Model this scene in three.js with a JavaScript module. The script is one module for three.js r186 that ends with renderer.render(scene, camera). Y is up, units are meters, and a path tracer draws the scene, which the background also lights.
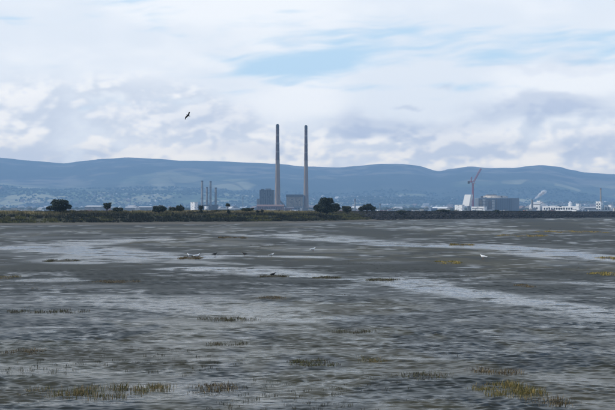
import * as THREE from 'three';
import { mergeGeometries, mergeVertices } from 'three/addons/utils/BufferGeometryUtils.js';

// ---------------------------------------------------------------- camera, sky, sun, exposure
const F = 1217, CX = 307.5, HY = 212, EYE = 4;            // focal length and horizon of the photograph in its own pixels
const scene = new THREE.Scene();
const camera = new THREE.PerspectiveCamera(2 * Math.atan(205 / F) * 180 / Math.PI, 1024 / 683, 0.5, 80000);
camera.position.set(0, EYE, 0);
camera.rotation.x = Math.atan((HY - 205) / F);
const renderer = new THREE.WebGLRenderer({ antialias: true });
renderer.setSize(1024, 683);
renderer.toneMapping = THREE.LinearToneMapping;
renderer.toneMappingExposure = 1.14;
renderer.shadowMap.enabled = true;
const sun = new THREE.DirectionalLight(new THREE.Color(1, 0.95, 0.87), 3.3);
sun.position.set(-1700, 1250, -420);
sun.target.position.set(0, 0, -400);
sun.castShadow = true;
Object.assign(sun.shadow.camera, { left: -900, right: 900, top: 900, bottom: -900, near: 1, far: 6000 });
sun.shadow.radius = 1;
scene.add(sun, sun.target);

// seeded random and noise
let seed = 12345;
function rnd() { seed = (seed * 1664525 + 1013904223) >>> 0; return seed / 4294967296; }
const rr = (a, b) => a + (b - a) * rnd();
const TAB = new Float32Array(65536); for (let i = 0; i < 65536; i++) TAB[i] = rnd();
function hash3(x, y, z) { return TAB[(Math.imul(x, 73856093) ^ Math.imul(y, 19349663) ^ Math.imul(z, 83492791)) >>> 3 & 65535]; }
function vnoise(x, y, z = 0) {
  const xi = Math.floor(x), yi = Math.floor(y), zi = Math.floor(z);
  let fx = x - xi, fy = y - yi, fz = z - zi;
  fx = fx * fx * fx * (fx * (fx * 6 - 15) + 10); fy = fy * fy * fy * (fy * (fy * 6 - 15) + 10); fz = fz * fz * fz * (fz * (fz * 6 - 15) + 10);
  const l = (a, b, t) => a + (b - a) * t;
  return l(l(l(hash3(xi, yi, zi), hash3(xi + 1, yi, zi), fx), l(hash3(xi, yi + 1, zi), hash3(xi + 1, yi + 1, zi), fx), fy),
    l(l(hash3(xi, yi, zi + 1), hash3(xi + 1, yi, zi + 1), fx), l(hash3(xi, yi + 1, zi + 1), hash3(xi + 1, yi + 1, zi + 1), fx), fy), fz);
}
function fbm(x, y, z = 0, o = 5, g = 0.5) { let s = 0, a = 1, n = 0; for (let i = 0; i < o; i++) { s += a * vnoise(x, y, z); n += a; a *= g; x = x * 2.03 + 17.1; y = y * 2.03 + 5.3; z = z * 2.03 + 9.7; } return s / n; }
const sst = (a, b, x) => { const t = Math.min(1, Math.max(0, (x - a) / (b - a))); return t * t * (3 - 2 * t); };
const lerp = (a, b, t) => a + (b - a) * t;
const lin = (c) => (c /= 255, c <= 0.04045 ? c / 12.92 : ((c + 0.055) / 1.055) ** 2.4);
const LIN = (r, g, b) => [lin(r), lin(g), lin(b)];

// the sky: blue air, a high veil and low cumulus, computed for every direction (x, y are 1/1217 rad steps of azimuth and elevation)
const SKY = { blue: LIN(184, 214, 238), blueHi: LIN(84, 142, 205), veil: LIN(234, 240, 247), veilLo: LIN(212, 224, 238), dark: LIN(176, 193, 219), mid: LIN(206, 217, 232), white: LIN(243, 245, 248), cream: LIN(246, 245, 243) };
const gapList = [[255, 70, 70, 11, 0.5], [320, 62, 110, 12, 0.46], [420, 46, 140, 15, 0.42], [500, 62, 110, 12, 0.34], [560, 38, 70, 14, 0.22], [385, 86, 90, 8, 0.34], [300, 86, 60, 7, 0.32], [470, 88, 60, 5, 0.22], [225, 92, 40, 5, 0.25], [100, 62, 90, 6, 0.14]];
const darkList = [[365, 128, 38, 12, 1], [425, 133, 60, 10, 0.7], [540, 110, 70, 10, 1], [500, 122, 40, 7, 0.55], [575, 120, 55, 6, 0.6], [440, 92, 8, 2, 0.6], [405, 108, 14, 2, 0.7], [210, 125, 45, 18, 0.45], [100, 112, 110, 16, 0.25], [240, 152, 60, 8, 0.6], [60, 150, 90, 10, 0.4], [470, 152, 90, 9, 0.5], [590, 150, 60, 10, 0.6], [560, 70, 70, 5, 0.25]];
const HAZE = 9.5e-5, AIR = [0.26, 0.43, 0.67];
function skyAt(az, el, out) {
  const X = az * F + CX, Y = HY - el * F, R = 1217;
  const cx = Math.sin(az) * R, cz = -Math.cos(az) * R;
  const w1 = fbm(cx / 90, Y / 60, cz / 90, 3), w2 = fbm(cx / 90 + 50, Y / 60, cz / 90, 3);
  // high veil: wind-drawn sheets
  const v = 0.55 * fbm((cx + 60 * (w1 - 0.5)) / 150, (Y + 40 * (w2 - 0.5)) / 26, cz / 150, 5, 0.52) + 0.45 * fbm((cx + 40 * (w2 - 0.5)) / 95 + 7, (Y + 0.1 * X + 26 * (w1 - 0.5)) / 9, cz / 95, 5, 0.58);
  let gap = 0;
  for (const [gx, gy, sx, sy, a] of gapList) { const dx = (X - gx) / sx, dy = (Y - gy - (w1 - 0.5) * 24) / sy; const d = dx * dx + dy * dy; if (d < 9) gap += a * Math.exp(-d); }
  const elsewhere = 0.34 * sst(0.52, 0.66, fbm(cx / 330 + 9, Y / 110, cz / 330, 3)) * sst(340, 420, Math.abs(X - CX));
  let cover = sst(0.22, 0.6, 0.5 + (v - 0.5) * 1.5 + 0.17 - (gap + elsewhere) * 0.66);
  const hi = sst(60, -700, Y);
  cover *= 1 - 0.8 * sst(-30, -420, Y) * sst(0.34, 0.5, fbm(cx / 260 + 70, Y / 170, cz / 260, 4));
  const vs = sst(0.35, 0.7, fbm(cx / 120 + 31, Y / 45, cz / 120, 4));
  for (let k = 0; k < 3; k++) {
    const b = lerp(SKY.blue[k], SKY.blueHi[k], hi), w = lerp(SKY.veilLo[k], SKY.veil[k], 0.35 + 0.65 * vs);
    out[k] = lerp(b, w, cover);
  }
  // low cumulus
  if (Y > -260) {
    const qx = (cx + 34 * (w2 - 0.5)), qy = (Y + 26 * (w1 - 0.5));
    const c = (x, y) => fbm(x / 46, y / 27, cz / 46, 6, 0.56);
    const c0 = c(qx, qy), c1 = c(qx - 5, qy - 6);
    const low = sst(70, 96, Y + 16 * (w1 - 0.5) - 44 * sst(170, 290, X) * sst(900, 700, X));
    const dens = sst(0.36, 0.6, c0 + 0.16 * low) * low;
    const lit = Math.min(1, Math.max(0, 0.46 + (c0 - c1) * 6.8 + (c0 - 0.5) * 2.1));
    let dk = 0;
    for (const [gx, gy, sx, sy, a] of darkList) { const dx = (X - gx + 30 * (w2 - 0.5)) / sx, dy = (Y - gy + 22 * (w1 - 0.5) + (c0 - 0.5) * 34) / sy; const d = dx * dx + dy * dy; if (d < 9) dk += a * Math.exp(-d * d * 0.6 - d * 0.3); }
    if (Math.abs(X - CX) > 320) dk += 0.6 * sst(0.55, 0.7, fbm(cx / 120 + 3, Y / 40, cz / 120, 3)) * sst(320, 420, Math.abs(X - CX)) * low;
    dk = Math.min(1, dk) * sst(0.2, 0.5, c0 + 0.1);
    for (let k = 0; k < 3; k++) {
      let col = lerp(SKY.mid[k], lerp(SKY.white[k], SKY.cream[k], sst(120, 165, Y)), lit);
      out[k] = lerp(out[k], col, dens * 0.85);
      out[k] = lerp(out[k], lerp(SKY.dark[k], SKY.mid[k], lit * 0.55), Math.min(1, dk) * 0.8);
    }
  }
  // what stands above the haze of the lowest 560 m, so that it reads so through it
  const T = Math.exp(-HAZE * Math.min(15000, 560 / Math.sin(Math.max(0.036, el))));
  for (let k = 0; k < 3; k++) out[k] = (out[k] - AIR[k] * (1 - T)) / T;
}
{
  const W = 4096, H = 4096, data = new Float32Array(W * H * 4), c = [0, 0, 0];
  const put = (i, j) => { const o = (j * W + i) * 4; data[o] = c[0]; data[o + 1] = c[1]; data[o + 2] = c[2]; data[o + 3] = 1; };
  const azOf = (i) => { let a = ((i + 0.5) / W - 0.25) * 2 * Math.PI; if (a > Math.PI) a -= 2 * Math.PI; return a; };
  const elOf = (j) => ((j + 0.5) / H - 0.5) * Math.PI;
  const inFrame = (az, el) => Math.abs(az) < 0.33 && el < 0.24 && el > -0.02;
  const S = 16, gw = W / S, gh = H / 2 / S, grid = new Float32Array((gw + 1) * (gh + 1) * 3);   // coarse away from the view
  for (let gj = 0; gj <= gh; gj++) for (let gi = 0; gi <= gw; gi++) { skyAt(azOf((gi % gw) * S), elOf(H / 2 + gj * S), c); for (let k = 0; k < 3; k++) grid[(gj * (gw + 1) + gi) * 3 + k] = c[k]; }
  for (let j = H / 2; j < H; j++) for (let i = 0; i < W; i++) {
    const az = azOf(i), el = elOf(j);
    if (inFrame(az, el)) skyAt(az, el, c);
    else {
      const gi = Math.floor(i / S), gj = Math.floor((j - H / 2) / S), fx = i / S - gi, fy = (j - H / 2) / S - gj;
      for (let k = 0; k < 3; k++) { const g = (a, b) => grid[(b * (gw + 1) + a) * 3 + k]; c[k] = lerp(lerp(g(gi, gj), g(gi + 1, gj), fx), lerp(g(gi, gj + 1), g(gi + 1, gj + 1), fx), fy); }
    }
    put(i, j);
  }
  c[0] = 0.30; c[1] = 0.33; c[2] = 0.36;
  for (let j = 0; j < H / 2; j++) for (let i = 0; i < W; i++) put(i, j);
  const t = new THREE.DataTexture(data, W, H, THREE.RGBAFormat, THREE.FloatType);
  t.mapping = THREE.EquirectangularReflectionMapping; t.magFilter = t.minFilter = THREE.LinearFilter; t.needsUpdate = true;
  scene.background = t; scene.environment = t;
}
scene.fog = new THREE.FogExp2(new THREE.Color().setRGB(0.37, 0.64, 1.0), 9.5e-5);

// ---------------------------------------------------------------- helpers
const at = (px, py, d) => new THREE.Vector3((px - CX) / F * d, EYE + (HY - py) / F * d, -d);   // a point of the place, d metres off
const XM = (px, d) => (px - CX) / F * d, YM = (py, d) => EYE + (HY - py) / F * d;
const names = {};
function numbered(n) { const k = names[n] = (names[n] ?? -1) + 1; return k ? `${n}_${String(k).padStart(3, '0')}` : n; }
function tag(o, label, category, group) { o.userData.label = label; o.userData.category = category; if (group) o.userData.group = group; return o; }
function thing(name, label, category, p, group, turn = 0) { const g = new THREE.Group(); g.name = numbered(name); g.position.copy(p); g.rotation.y = turn; tag(g, label, category, group); scene.add(g); return g; }
function part(name, geo, mat, parent) { const m = new THREE.Mesh(geo, mat); m.name = name; m.castShadow = m.receiveShadow = true; parent.add(m); return m; }
function top(name, geo, mat) { const m = part(numbered(name), geo, mat, scene); return m; }
function struct(name, geo, mat) { const m = top(name, geo, mat); m.userData.kind = 'structure'; return m; }
const mat = (r, g, b, rough = 0.85, extra = {}) => new THREE.MeshStandardMaterial({ color: new THREE.Color().setRGB(r, g, b), roughness: rough, ...extra });
function box(w, h, d, x = 0, y = 0, z = 0) { const g = new THREE.BoxGeometry(w, h, d); g.translate(x, y + h / 2, z); return g; }   // y = its foot
function prism(w, h, rise, d, x = 0, y = 0, z = 0) {  // gabled: the ridge runs along x
  const s = new THREE.Shape([new THREE.Vector2(-d / 2, 0), new THREE.Vector2(d / 2, 0), new THREE.Vector2(d / 2, h), new THREE.Vector2(0, h + rise), new THREE.Vector2(-d / 2, h)]);
  const g = new THREE.ExtrudeGeometry(s, { depth: w, bevelEnabled: false }); g.rotateY(Math.PI / 2); g.translate(x - w / 2, y, z); return g;
}
function tube(a, b, r0, r1, n = 8) { const d = b.clone().sub(a), g = new THREE.CylinderGeometry(r1, r0, d.length(), n, 1); g.translate(0, d.length() / 2, 0); g.applyQuaternion(new THREE.Quaternion().setFromUnitVectors(new THREE.Vector3(0, 1, 0), d.normalize())); g.translate(a.x, a.y, a.z); return g; }
const V = (x, y, z) => new THREE.Vector3(x, y, z);
function canvasTex(size, fn, rx = 1, ry = 1, srgb = true) {
  const data = new Uint8Array(size * size * 4), c = [0, 0, 0];
  for (let j = 0; j < size; j++) for (let i = 0; i < size; i++) { fn(i / size, j / size, c); const o = (j * size + i) * 4; data[o] = c[0]; data[o + 1] = c[1]; data[o + 2] = c[2]; data[o + 3] = 255; }
  const t = new THREE.DataTexture(data, size, size); t.wrapS = t.wrapT = THREE.RepeatWrapping; t.repeat.set(rx, ry); t.magFilter = t.minFilter = THREE.LinearFilter; if (srgb) t.colorSpace = THREE.SRGBColorSpace; t.needsUpdate = true; return t;
}
const toS = (l) => 255 * (l <= 0.0031308 ? l * 12.92 : 1.055 * l ** (1 / 2.4) - 0.055);
function gridGeo(cols, rows, fn) {   // fn(i/cols, j/rows) -> [x, y, z, u, v]
  const P = new Float32Array((cols + 1) * (rows + 1) * 3), U = new Float32Array((cols + 1) * (rows + 1) * 2), I = new Uint32Array(cols * rows * 6);
  let n = 0, k = 0;
  for (let j = 0; j <= rows; j++) for (let i = 0; i <= cols; i++) { const p = fn(i / cols, j / rows); P[n * 3] = p[0]; P[n * 3 + 1] = p[1]; P[n * 3 + 2] = p[2]; U[n * 2] = p[3] ?? p[0]; U[n * 2 + 1] = p[4] ?? p[2]; n++; }
  for (let j = 0; j < rows; j++) for (let i = 0; i < cols; i++) { const a = j * (cols + 1) + i, b = a + 1, c = a + cols + 1, d = c + 1; I[k++] = a; I[k++] = b; I[k++] = d; I[k++] = a; I[k++] = d; I[k++] = c; }
  const g = new THREE.BufferGeometry(); g.setAttribute('position', new THREE.BufferAttribute(P, 3)); g.setAttribute('uv', new THREE.BufferAttribute(U, 2)); g.setIndex(new THREE.BufferAttribute(I, 1)); g.computeVertexNormals(); return g;
}

// ---------------------------------------------------------------- ground, bay, hills
{
  const g = new THREE.PlaneGeometry(60000, 60000); g.rotateX(-Math.PI / 2);
  struct('ground', g, mat(0.07, 0.075, 0.06, 0.95)).position.y = -1.2;
}
const ridge = [[-700, 150], [-350, 155], [-150, 166], [-60, 157], [0, 158.5], [33, 161.5], [65, 164], [85, 161.5], [104, 159.5], [130, 158.2], [156, 159.5], [182, 161.5], [200, 161.6], [220, 162.2], [249, 163.5], [278, 164.7], [302, 167.2], [337, 168.2], [357, 166.8], [380, 164.5], [400, 164.7], [415, 166], [439, 171.7], [452, 169], [470, 166.8], [491, 168.3], [515, 168.2], [528, 166.3], [540, 165.4], [557, 166.8], [572, 170], [585, 172.7], [615, 174.5], [680, 178], [760, 168], [1000, 160], [1400, 170]];
function ridgeY(px) { let i = 0; while (i < ridge.length - 2 && px > ridge[i + 1][0]) i++; const t = Math.min(1, Math.max(0, (px - ridge[i][0]) / (ridge[i + 1][0] - ridge[i][0]))); const s = t * t * (3 - 2 * t); return lerp(ridge[i][1], ridge[i + 1][1], lerp(t, s, 0.6)); }
const RD = 13000;
function terrainH(px, d) {
  const x = XM(px, d);
  const plain = 2.5 + Math.max(0, d - 3400) * 0.0045;
  const top = (HY - ridgeY(px)) / F * RD + EYE;
  const t = sst(7600, RD, d), s = d <= RD ? Math.pow(t, 1.3) : 1 - 0.5 * sst(RD, 16500, d);
  const n = fbm(x / 1500 + 3, d / 1500, 1, 5) - 0.5, n2 = fbm(x / 2600 + 40, d / 1900, 7, 3) - 0.5;
  let h = lerp(plain, top, s) + (n * 150 + n2 * 230) * sst(6800, 9000, d) * (1 - sst(RD - 1900, RD, d)) + (fbm(x / 300, d / 300, 3, 3) - 0.5) * 16 * sst(RD - 200, RD - 1600, d) * sst(6000, 8000, d);
  h += (fbm(px / 7, 3, 5, 3) - 0.5) * 7 * sst(RD - 800, RD, d);
  return Math.max(plain * 0.8, h);
}
const hillSpan = [-16000, 32000, 3300, 13700];
function terrainAt(x, d) { return terrainH(x / d * F + CX, d); }
{
  const size = 2048;
  const tex = canvasTex(size, (u, v, c) => {
    const x = hillSpan[0] + u * hillSpan[1], d = hillSpan[2] + v * hillSpan[3];
    const wx = x + 160 * (fbm(x / 500, d / 500, 2, 3) - 0.5), wd = d + 160 * (fbm(x / 500, d / 500, 8, 3) - 0.5);
    // field pattern
    const cs = 230, gx = wx / cs, gy = wd / cs; let best = 9, sec = 9, id = 0;
    for (let b = -1; b <= 1; b++) for (let a = -1; a <= 1; a++) { const ix = Math.floor(gx) + a, iy = Math.floor(gy) + b; const dx = gx - ix - hash3(ix, iy, 1), dy = gy - iy - hash3(ix, iy, 2), q = Math.sqrt(dx * dx + dy * dy); if (q < best) { sec = best; best = q; id = hash3(ix, iy, 5); } else if (q < sec) sec = q; }
    const hedge = sst(0.10, 0.03, sec - best);
    const n = fbm(x / 130, d / 130, 4, 4), big = fbm(x / 1500, d / 1000, 6, 4);
    const moor = sst(9900, 11200, d + 2200 * (big - 0.5)), wood = sst(0.52, 0.58, fbm(x / 900 + 5, d / 500, 9, 4)) * sst(6500, 8500, d);
    let r = 0.055, g = 0.075, b = 0.035;
    if (id > 0.80) { r = 0.25; g = 0.235; b = 0.13; } else if (id > 0.68) { r = 0.19; g = 0.19; b = 0.09; } else if (id > 0.5) { r = 0.085; g = 0.12; b = 0.05; } else if (id > 0.3) { r = 0.06; g = 0.085; b = 0.035; }
    const dk = 1 - 0.7 * hedge; r *= dk; g *= dk; b *= dk;
    r = lerp(r, lerp(0.02, 0.12, sst(0.35, 0.65, n)), moor); g = lerp(g, lerp(0.022, 0.10, sst(0.35, 0.65, n)), moor); b = lerp(b, lerp(0.018, 0.07, sst(0.35, 0.65, n)), moor);
    r = lerp(r, 0.018, wood * 0.9); g = lerp(g, 0.026, wood * 0.9); b = lerp(b, 0.016, wood * 0.9);
    const town = sst(8200, 6500, d); r = lerp(r, 0.06 + 0.03 * n, town); g = lerp(g, 0.068 + 0.03 * n, town); b = lerp(b, 0.05 + 0.02 * n, town);
    const q = 0.8 + 0.4 * n; c[0] = toS(r * q); c[1] = toS(g * q); c[2] = toS(b * q);
  });
  const g = gridGeo(760, 200, (a, b) => { const px = lerp(-1000, 1600, a), d = 3300 + (16800 - 3300) * b, x = XM(px, d); return [x, terrainH(px, d), -d, (x - hillSpan[0]) / hillSpan[1], (d - hillSpan[2]) / hillSpan[3]]; });
  struct('hills', g, new THREE.MeshStandardMaterial({ map: tex, roughness: 1 }));
}
{
  const g = new THREE.PlaneGeometry(9000, 2000); g.rotateX(-Math.PI / 2); g.translate(0, -0.15, -1700);
  struct('bay_water', g, mat(0.02, 0.035, 0.04, 0.25));
  const q = new THREE.BoxGeometry(9000, 4, 820); q.translate(0, 0.5, -2600 - 405);
  struct('port_ground', q, mat(0.13, 0.125, 0.115, 0.95));
}

// ---------------------------------------------------------------- flooded saltmarsh water
// smooth lanes of water between wind-ruffled ones, as [[px, py], ...], half thickness in px, strength
const lanes = [
  [[[33, 247], [95, 253], [180, 259]], 2.6, 1], [[[62, 245], [100, 241], [150, 240]], 1.6, 0.8], [[[60, 248], [85, 255], [97, 262]], 3, 0.8], [[[97, 253], [140, 256], [182, 259]], 1.8, 1],
  [[[0, 263], [60, 262], [90, 264]], 0.8, 0.5], [[[10, 280], [50, 279], [75, 282]], 1.2, 0.7], [[[200, 270], [245, 271], [292, 276]], 2.8, 1], [[[218, 257], [280, 257], [322, 258]], 1.1, 0.9],
  [[[277, 234], [330, 239], [405, 244]], 1.3, 0.8], [[[290, 276], [340, 280], [412, 284]], 1.2, 0.9], [[[410, 245], [470, 246], [525, 249], [600, 258], [640, 262]], 1.8, 1], [[[525, 253], [560, 255], [600, 259]], 2.2, 0.9],
  [[[395, 281], [440, 289], [500, 298], [560, 306], [640, 318]], 3.2, 1], [[[410, 228], [470, 229], [545, 231]], 0.7, 0.7], [[[575, 282], [600, 284], [640, 288]], 1.4, 0.7], [[[0, 234], [60, 232], [130, 233]], 0.6, 0.5],
  [[[180, 262], [240, 266], [300, 272]], 1.6, 0.7], [[[90, 300], [180, 306], [250, 314], [312, 318]], 6, 0.75], [[[0, 300], [60, 310], [140, 322], [240, 330]], 7, 0.38], [[[-20, 335], [80, 345], [180, 350]], 7, 0.3],
  [[[-20, 372], [90, 374], [200, 378]], 7, 0.4], [[[190, 352], [240, 358], [275, 352]], 5, 0.4], [[[150, 384], [210, 396], [260, 402]], 8, 0.75], [[[-20, 402], [60, 404], [150, 400]], 5, 0.6], [[[230, 375], [265, 385], [255, 405]], 5, 0.5],
  [[[545, 311], [590, 317], [640, 322]], 4, 0.7], [[[545, 346], [590, 349], [640, 354]], 4, 0.45], [[[430, 330], [480, 336], [530, 338]], 4, 0.25], [[[425, 395], [460, 402], [480, 404]], 5, 0.4], [[[560, 375], [600, 385], [640, 388]], 6, 0.35],
  [[[200, 293], [280, 296], [330, 300]], 1.5, 0.5], [[[340, 292], [390, 297], [420, 300]], 2, 0.4], [[[320, 240], [380, 240], [430, 238]], 0.8, 0.5], [[[190, 300], [260, 305], [300, 310]], 3, 0.6],
].map(([pts, w, s]) => [pts.map(([px, py]) => { const d = EYE * F / (py - HY); return [XM(px, d), d, 0.7 * w * d * d / (EYE * F)]; }), s]);
const across = (d, a, b) => Math.atan(d * Math.sqrt(b / a)) / Math.sqrt(a * b);   // metres counted in steps that grow from a with distance
function slick(x, d) {                                      // 0 ruffled .. 1 smooth, in metres of the place
  const wx = x + (fbm(x / 2.2, d / 5, 1, 3) - 0.5) * (1.2 + d * 0.016), wd = d + (fbm(x / (1.2 + d * 0.07) + 9, d / (2 + d * 0.05), 2, 4) - 0.5) * (1.0 + d * d * 0.0008);
  let m = 0;
  for (const [p, s] of lanes) for (let i = 0; i < p.length - 1; i++) {
    const [ax, ad, aw] = p[i], [bx, bd, bw] = p[i + 1], ex = bx - ax, ed = bd - ad; let t = ((wx - ax) * ex + (wd - ad) * ed) / (ex * ex + ed * ed); const over = t < 0 ? -t : t > 1 ? t - 1 : 0; t = Math.min(1, Math.max(0, t));
    const w = lerp(aw, bw, t), q = Math.hypot(wx - ax - ex * t, wd - ad - ed * t) / w; if (q < 1.9) m = Math.max(m, s * sst(1.7, 0.6, q));
  }
  const breakup = 0.5 * fbm(x / (0.5 + d * 0.012), across(d, 0.5, 0.00026), 5, 4, 0.6) + 0.5 * fbm(x / (0.9 + d * 0.022), across(d, 0.25, 0.00010), 15, 4, 0.65);
  const drift = 0.34 * sst(0.53, 0.72, fbm(x / (3 + d * 0.04), across(d, 1.6, 0.0006), 11, 4));
  const speck = 0.7 * sst(0.5, 0.74, fbm(x / (0.3 + d * 0.009), across(d, 0.25, 0.00010), 61, 3, 0.6)) * sst(0.36, 0.55, fbm(x / (4 + d * 0.03), across(d, 2, 0.0008), 71, 3));
  return Math.min(1, Math.max(m * sst(0.42, 0.57, breakup + 0.09 * m), drift, speck));
}
const waves = [];
for (let i = 0; i < 54; i++) { const L = 0.11 * Math.pow(4.6, Math.pow(rnd(), 1.8)), a = -0.12 + (rnd() + rnd() - 1) * 0.62, k = 2 * Math.PI / L; waves.push([Math.sin(a) * k, Math.cos(a) * k, rnd() * 6.28, L * 0.0112 * rr(0.6, 1.4), L]); }
function waveH(x, d, spacing) { let h = 0; for (const w of waves) { const f = sst(2.2, 4.5, w[4] / spacing); if (f > 0) h += f * w[3] * Math.sin(w[0] * x + w[1] * d + w[2]); } return h; }
{
  const size = 2048, x0 = -270, xs = 540, d0 = 0, ds = 1000, mask = new Float32Array(size * size);
  for (let j = 0; j < size; j++) for (let i = 0; i < size; i++) { const x = x0 + (i + 0.5) / size * xs, d = d0 + (j + 0.5) / size * ds; mask[j * size + i] = Math.abs(x) > d * 0.32 + 12 ? 0.15 : slick(x, d); }
  const xn = -42, xsn = 84, dn = 12, dsn = 82;
  const roughOf = (m, d) => lerp(lerp(0.36, 0.72, sst(30, 90, d)), lerp(0.07, 0.11, sst(28, 100, d)), m);
  const colorOf = (x, d, c) => {
    const n = fbm(x / 9, d / 14, 3, 5), n2 = fbm(x / 2.1, d / 4, 8, 4), w = sst(0.48, 0.68, fbm(x / 16, d / 40, 21, 5)) * sst(0.4, 0.55, n2);
    let r = lerp(0.013, 0.026, n), g = lerp(0.0145, 0.026, n), b = lerp(0.011, 0.017, n);
    r = lerp(r, 0.065, w * 0.55); g = lerp(g, 0.055, w * 0.55); b = lerp(b, 0.026, w * 0.55);
    c[0] = toS(r); c[1] = toS(g); c[2] = toS(b);
  };
  const roughNear = canvasTex(1400, (u, v, c) => { const x = xn + u * xsn, d = dn + v * dsn; c[0] = c[1] = c[2] = 255 * roughOf(Math.abs(x) > d * 0.42 + 2 ? 0.15 : slick(x, d), d); }, 1, 1, false);
  const colorNear = canvasTex(1024, (u, v, c) => colorOf(xn + u * xsn, dn + v * dsn, c));
  const rough = canvasTex(size, (u, v, c) => { const m = mask[Math.floor(v * size) * size + Math.floor(u * size)], d = d0 + v * ds; const r = roughOf(m, d); c[0] = c[1] = c[2] = r * 255; }, 1, 1, false);
  const color = canvasTex(size, (u, v, c) => colorOf(x0 + u * xs, d0 + v * ds, c));
  for (const t of [rough, color, roughNear, colorNear]) t.channel = 1;
  const bumpT = 6, rip = [];
  for (let i = 0; i < 60; i++) { const L = 0.09 * Math.pow(9, rnd()), a = -0.3 + (rnd() + rnd() - 1) * 1.5, kx = Math.round(Math.sin(a) * bumpT / L), ky = Math.round(Math.cos(a) * bumpT / L); rip.push([kx * 2 * Math.PI, ky * 2 * Math.PI, rnd() * 6.28, L]); }
  const bump = canvasTex(1024, (u, v, c) => { let h = 0; for (const w of rip) h += w[3] * Math.sin(w[0] * u + w[1] * v + w[2]); c[0] = c[1] = c[2] = Math.max(0, Math.min(255, 127.5 + h * 45)); }, 1, 1, false);
  const water = new THREE.MeshPhysicalMaterial({ map: color, roughnessMap: rough, roughness: 1, ior: 1.33, bumpMap: bump, bumpScale: 0.022 }), waterNear = water.clone(); waterNear.map = colorNear; waterNear.roughnessMap = roughNear;
  const withUv1 = (g, x0, xs, d0, ds) => { const p = g.attributes.position, u = new Float32Array(p.count * 2), v = new Float32Array(p.count * 2); for (let i = 0; i < p.count; i++) { u[i * 2] = (p.getX(i) - x0) / xs; u[i * 2 + 1] = (-p.getZ(i) - d0) / ds; v[i * 2] = p.getX(i) / bumpT; v[i * 2 + 1] = p.getZ(i) / bumpT; } g.setAttribute('uv1', new THREE.BufferAttribute(u, 2)); g.setAttribute('uv', new THREE.BufferAttribute(v, 2)); return g; };
  const step = 0.0014, A = 0.40, R0 = 16, R1 = 90, rows = Math.round(Math.log(R1 / R0) / step), cols = Math.round(2 * A / step);
  const near = gridGeo(cols, rows, (a, b) => {
    const th = lerp(-A, A, a), r = R0 * Math.exp(b * Math.log(R1 / R0)), x = Math.sin(th) * r, d = Math.cos(th) * r;
    const amp = 1 - 0.75 * slick(x, d), edge = sst(0, 0.01, b) * sst(1, 0.97, b) * sst(0, 0.02, a) * sst(1, 0.98, a);
    return [x, waveH(x, d, r * step) * amp * edge * (0.4 + 1.2 * sst(0.25, 0.75, fbm(x / 3.5, d / 1.6, 14, 4))), -d];
  });
  // the rest of the sheet: rings further out, to the sides and behind
  const rest = [
    gridGeo(60, 40, (a, b) => { const th = lerp(-A, A, a), r = lerp(R1, 1050, b * b); return [Math.sin(th) * r, 0, -Math.cos(th) * r]; }),
    gridGeo(60, 40, (a, b) => { const th = lerp(A, 2 * Math.PI - A, a), r = lerp(0, R1, b); return [Math.sin(th) * r, 0, -Math.cos(th) * r]; }),
    gridGeo(60, 4, (a, b) => { const th = lerp(A, 2 * Math.PI - A, a), r = lerp(R1, 1050, b); return [Math.sin(th) * r, 0, -Math.cos(th) * r]; }),
    gridGeo(40, 2, (a, b) => { const th = lerp(-A, A, a), r = lerp(0, R0, b); return [Math.sin(th) * r, 0, -Math.cos(th) * r]; }),
  ];
  struct('marsh_water', mergeGeometries([withUv1(near, xn, xsn, dn, dsn), withUv1(mergeGeometries(rest), x0, xs, d0, ds)], true), [waterNear, water]);
}

// ---------------------------------------------------------------- the vegetated bank across the water
const shore = new THREE.CatmullRomCurve3([[-420, 300], [-230, 360], [-102, 408], [-52, 440], [0, 492], [48, 630], [110, 715], [222, 860], [420, 1010]].map(([x, d]) => V(x, 0, -d)));
const SN = 900, shoreP = shore.getSpacedPoints(SN);
const sideOf = (px) => sst(330, 430, px);                   // 0 grassy on the left, 1 dark rock on the right
function bankH(p, w) {                                      // w metres behind the water line
  const px = p.x / -p.z * F + CX, r = sideOf(px), left = 1 - sst(250, 330, px);
  const n = fbm(p.x / 12, w / 7, 3, 4) - 0.5, big = fbm(p.x / 45, 2, 9, 3) - 0.5;
  const prof = [[-70, -0.5], [-30, lerp(-0.3, 0.04, left)], [0, 0.12], [5, lerp(0.9, 1.8, r)], [12, lerp(2.5, 3.5, r)], [20, 3.5], [32, lerp(3.9, 4.2, r)], [60, 3.6], [85, 2.4], [110, -0.8]];
  let i = 0; while (i < prof.length - 2 && w > prof[i + 1][0]) i++;
  const t = Math.min(1, Math.max(0, (w - prof[i][0]) / (prof[i + 1][0] - prof[i][0]))), h = lerp(prof[i][1], prof[i + 1][1], t * t * (3 - 2 * t));
  return h + (n * 1.0 + big * 0.7) * sst(1, 9, w) * sst(110, 90, w) + n * 0.12 * sst(-60, -20, w);
}
function bankPoint(s, w) { const f = s * SN, i = Math.min(SN - 1, Math.floor(f)), p = shoreP[i].clone().lerp(shoreP[i + 1], f - i), t = shoreP[i + 1].clone().sub(shoreP[i]).normalize(); const n = V(t.z, 0, -t.x); p.wx = p.x; const q = V(p.x + n.x * w, 0, p.z + n.z * w); q.y = bankH(p, w); q.px = p.x / -p.z * F + CX; return q; }
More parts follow.
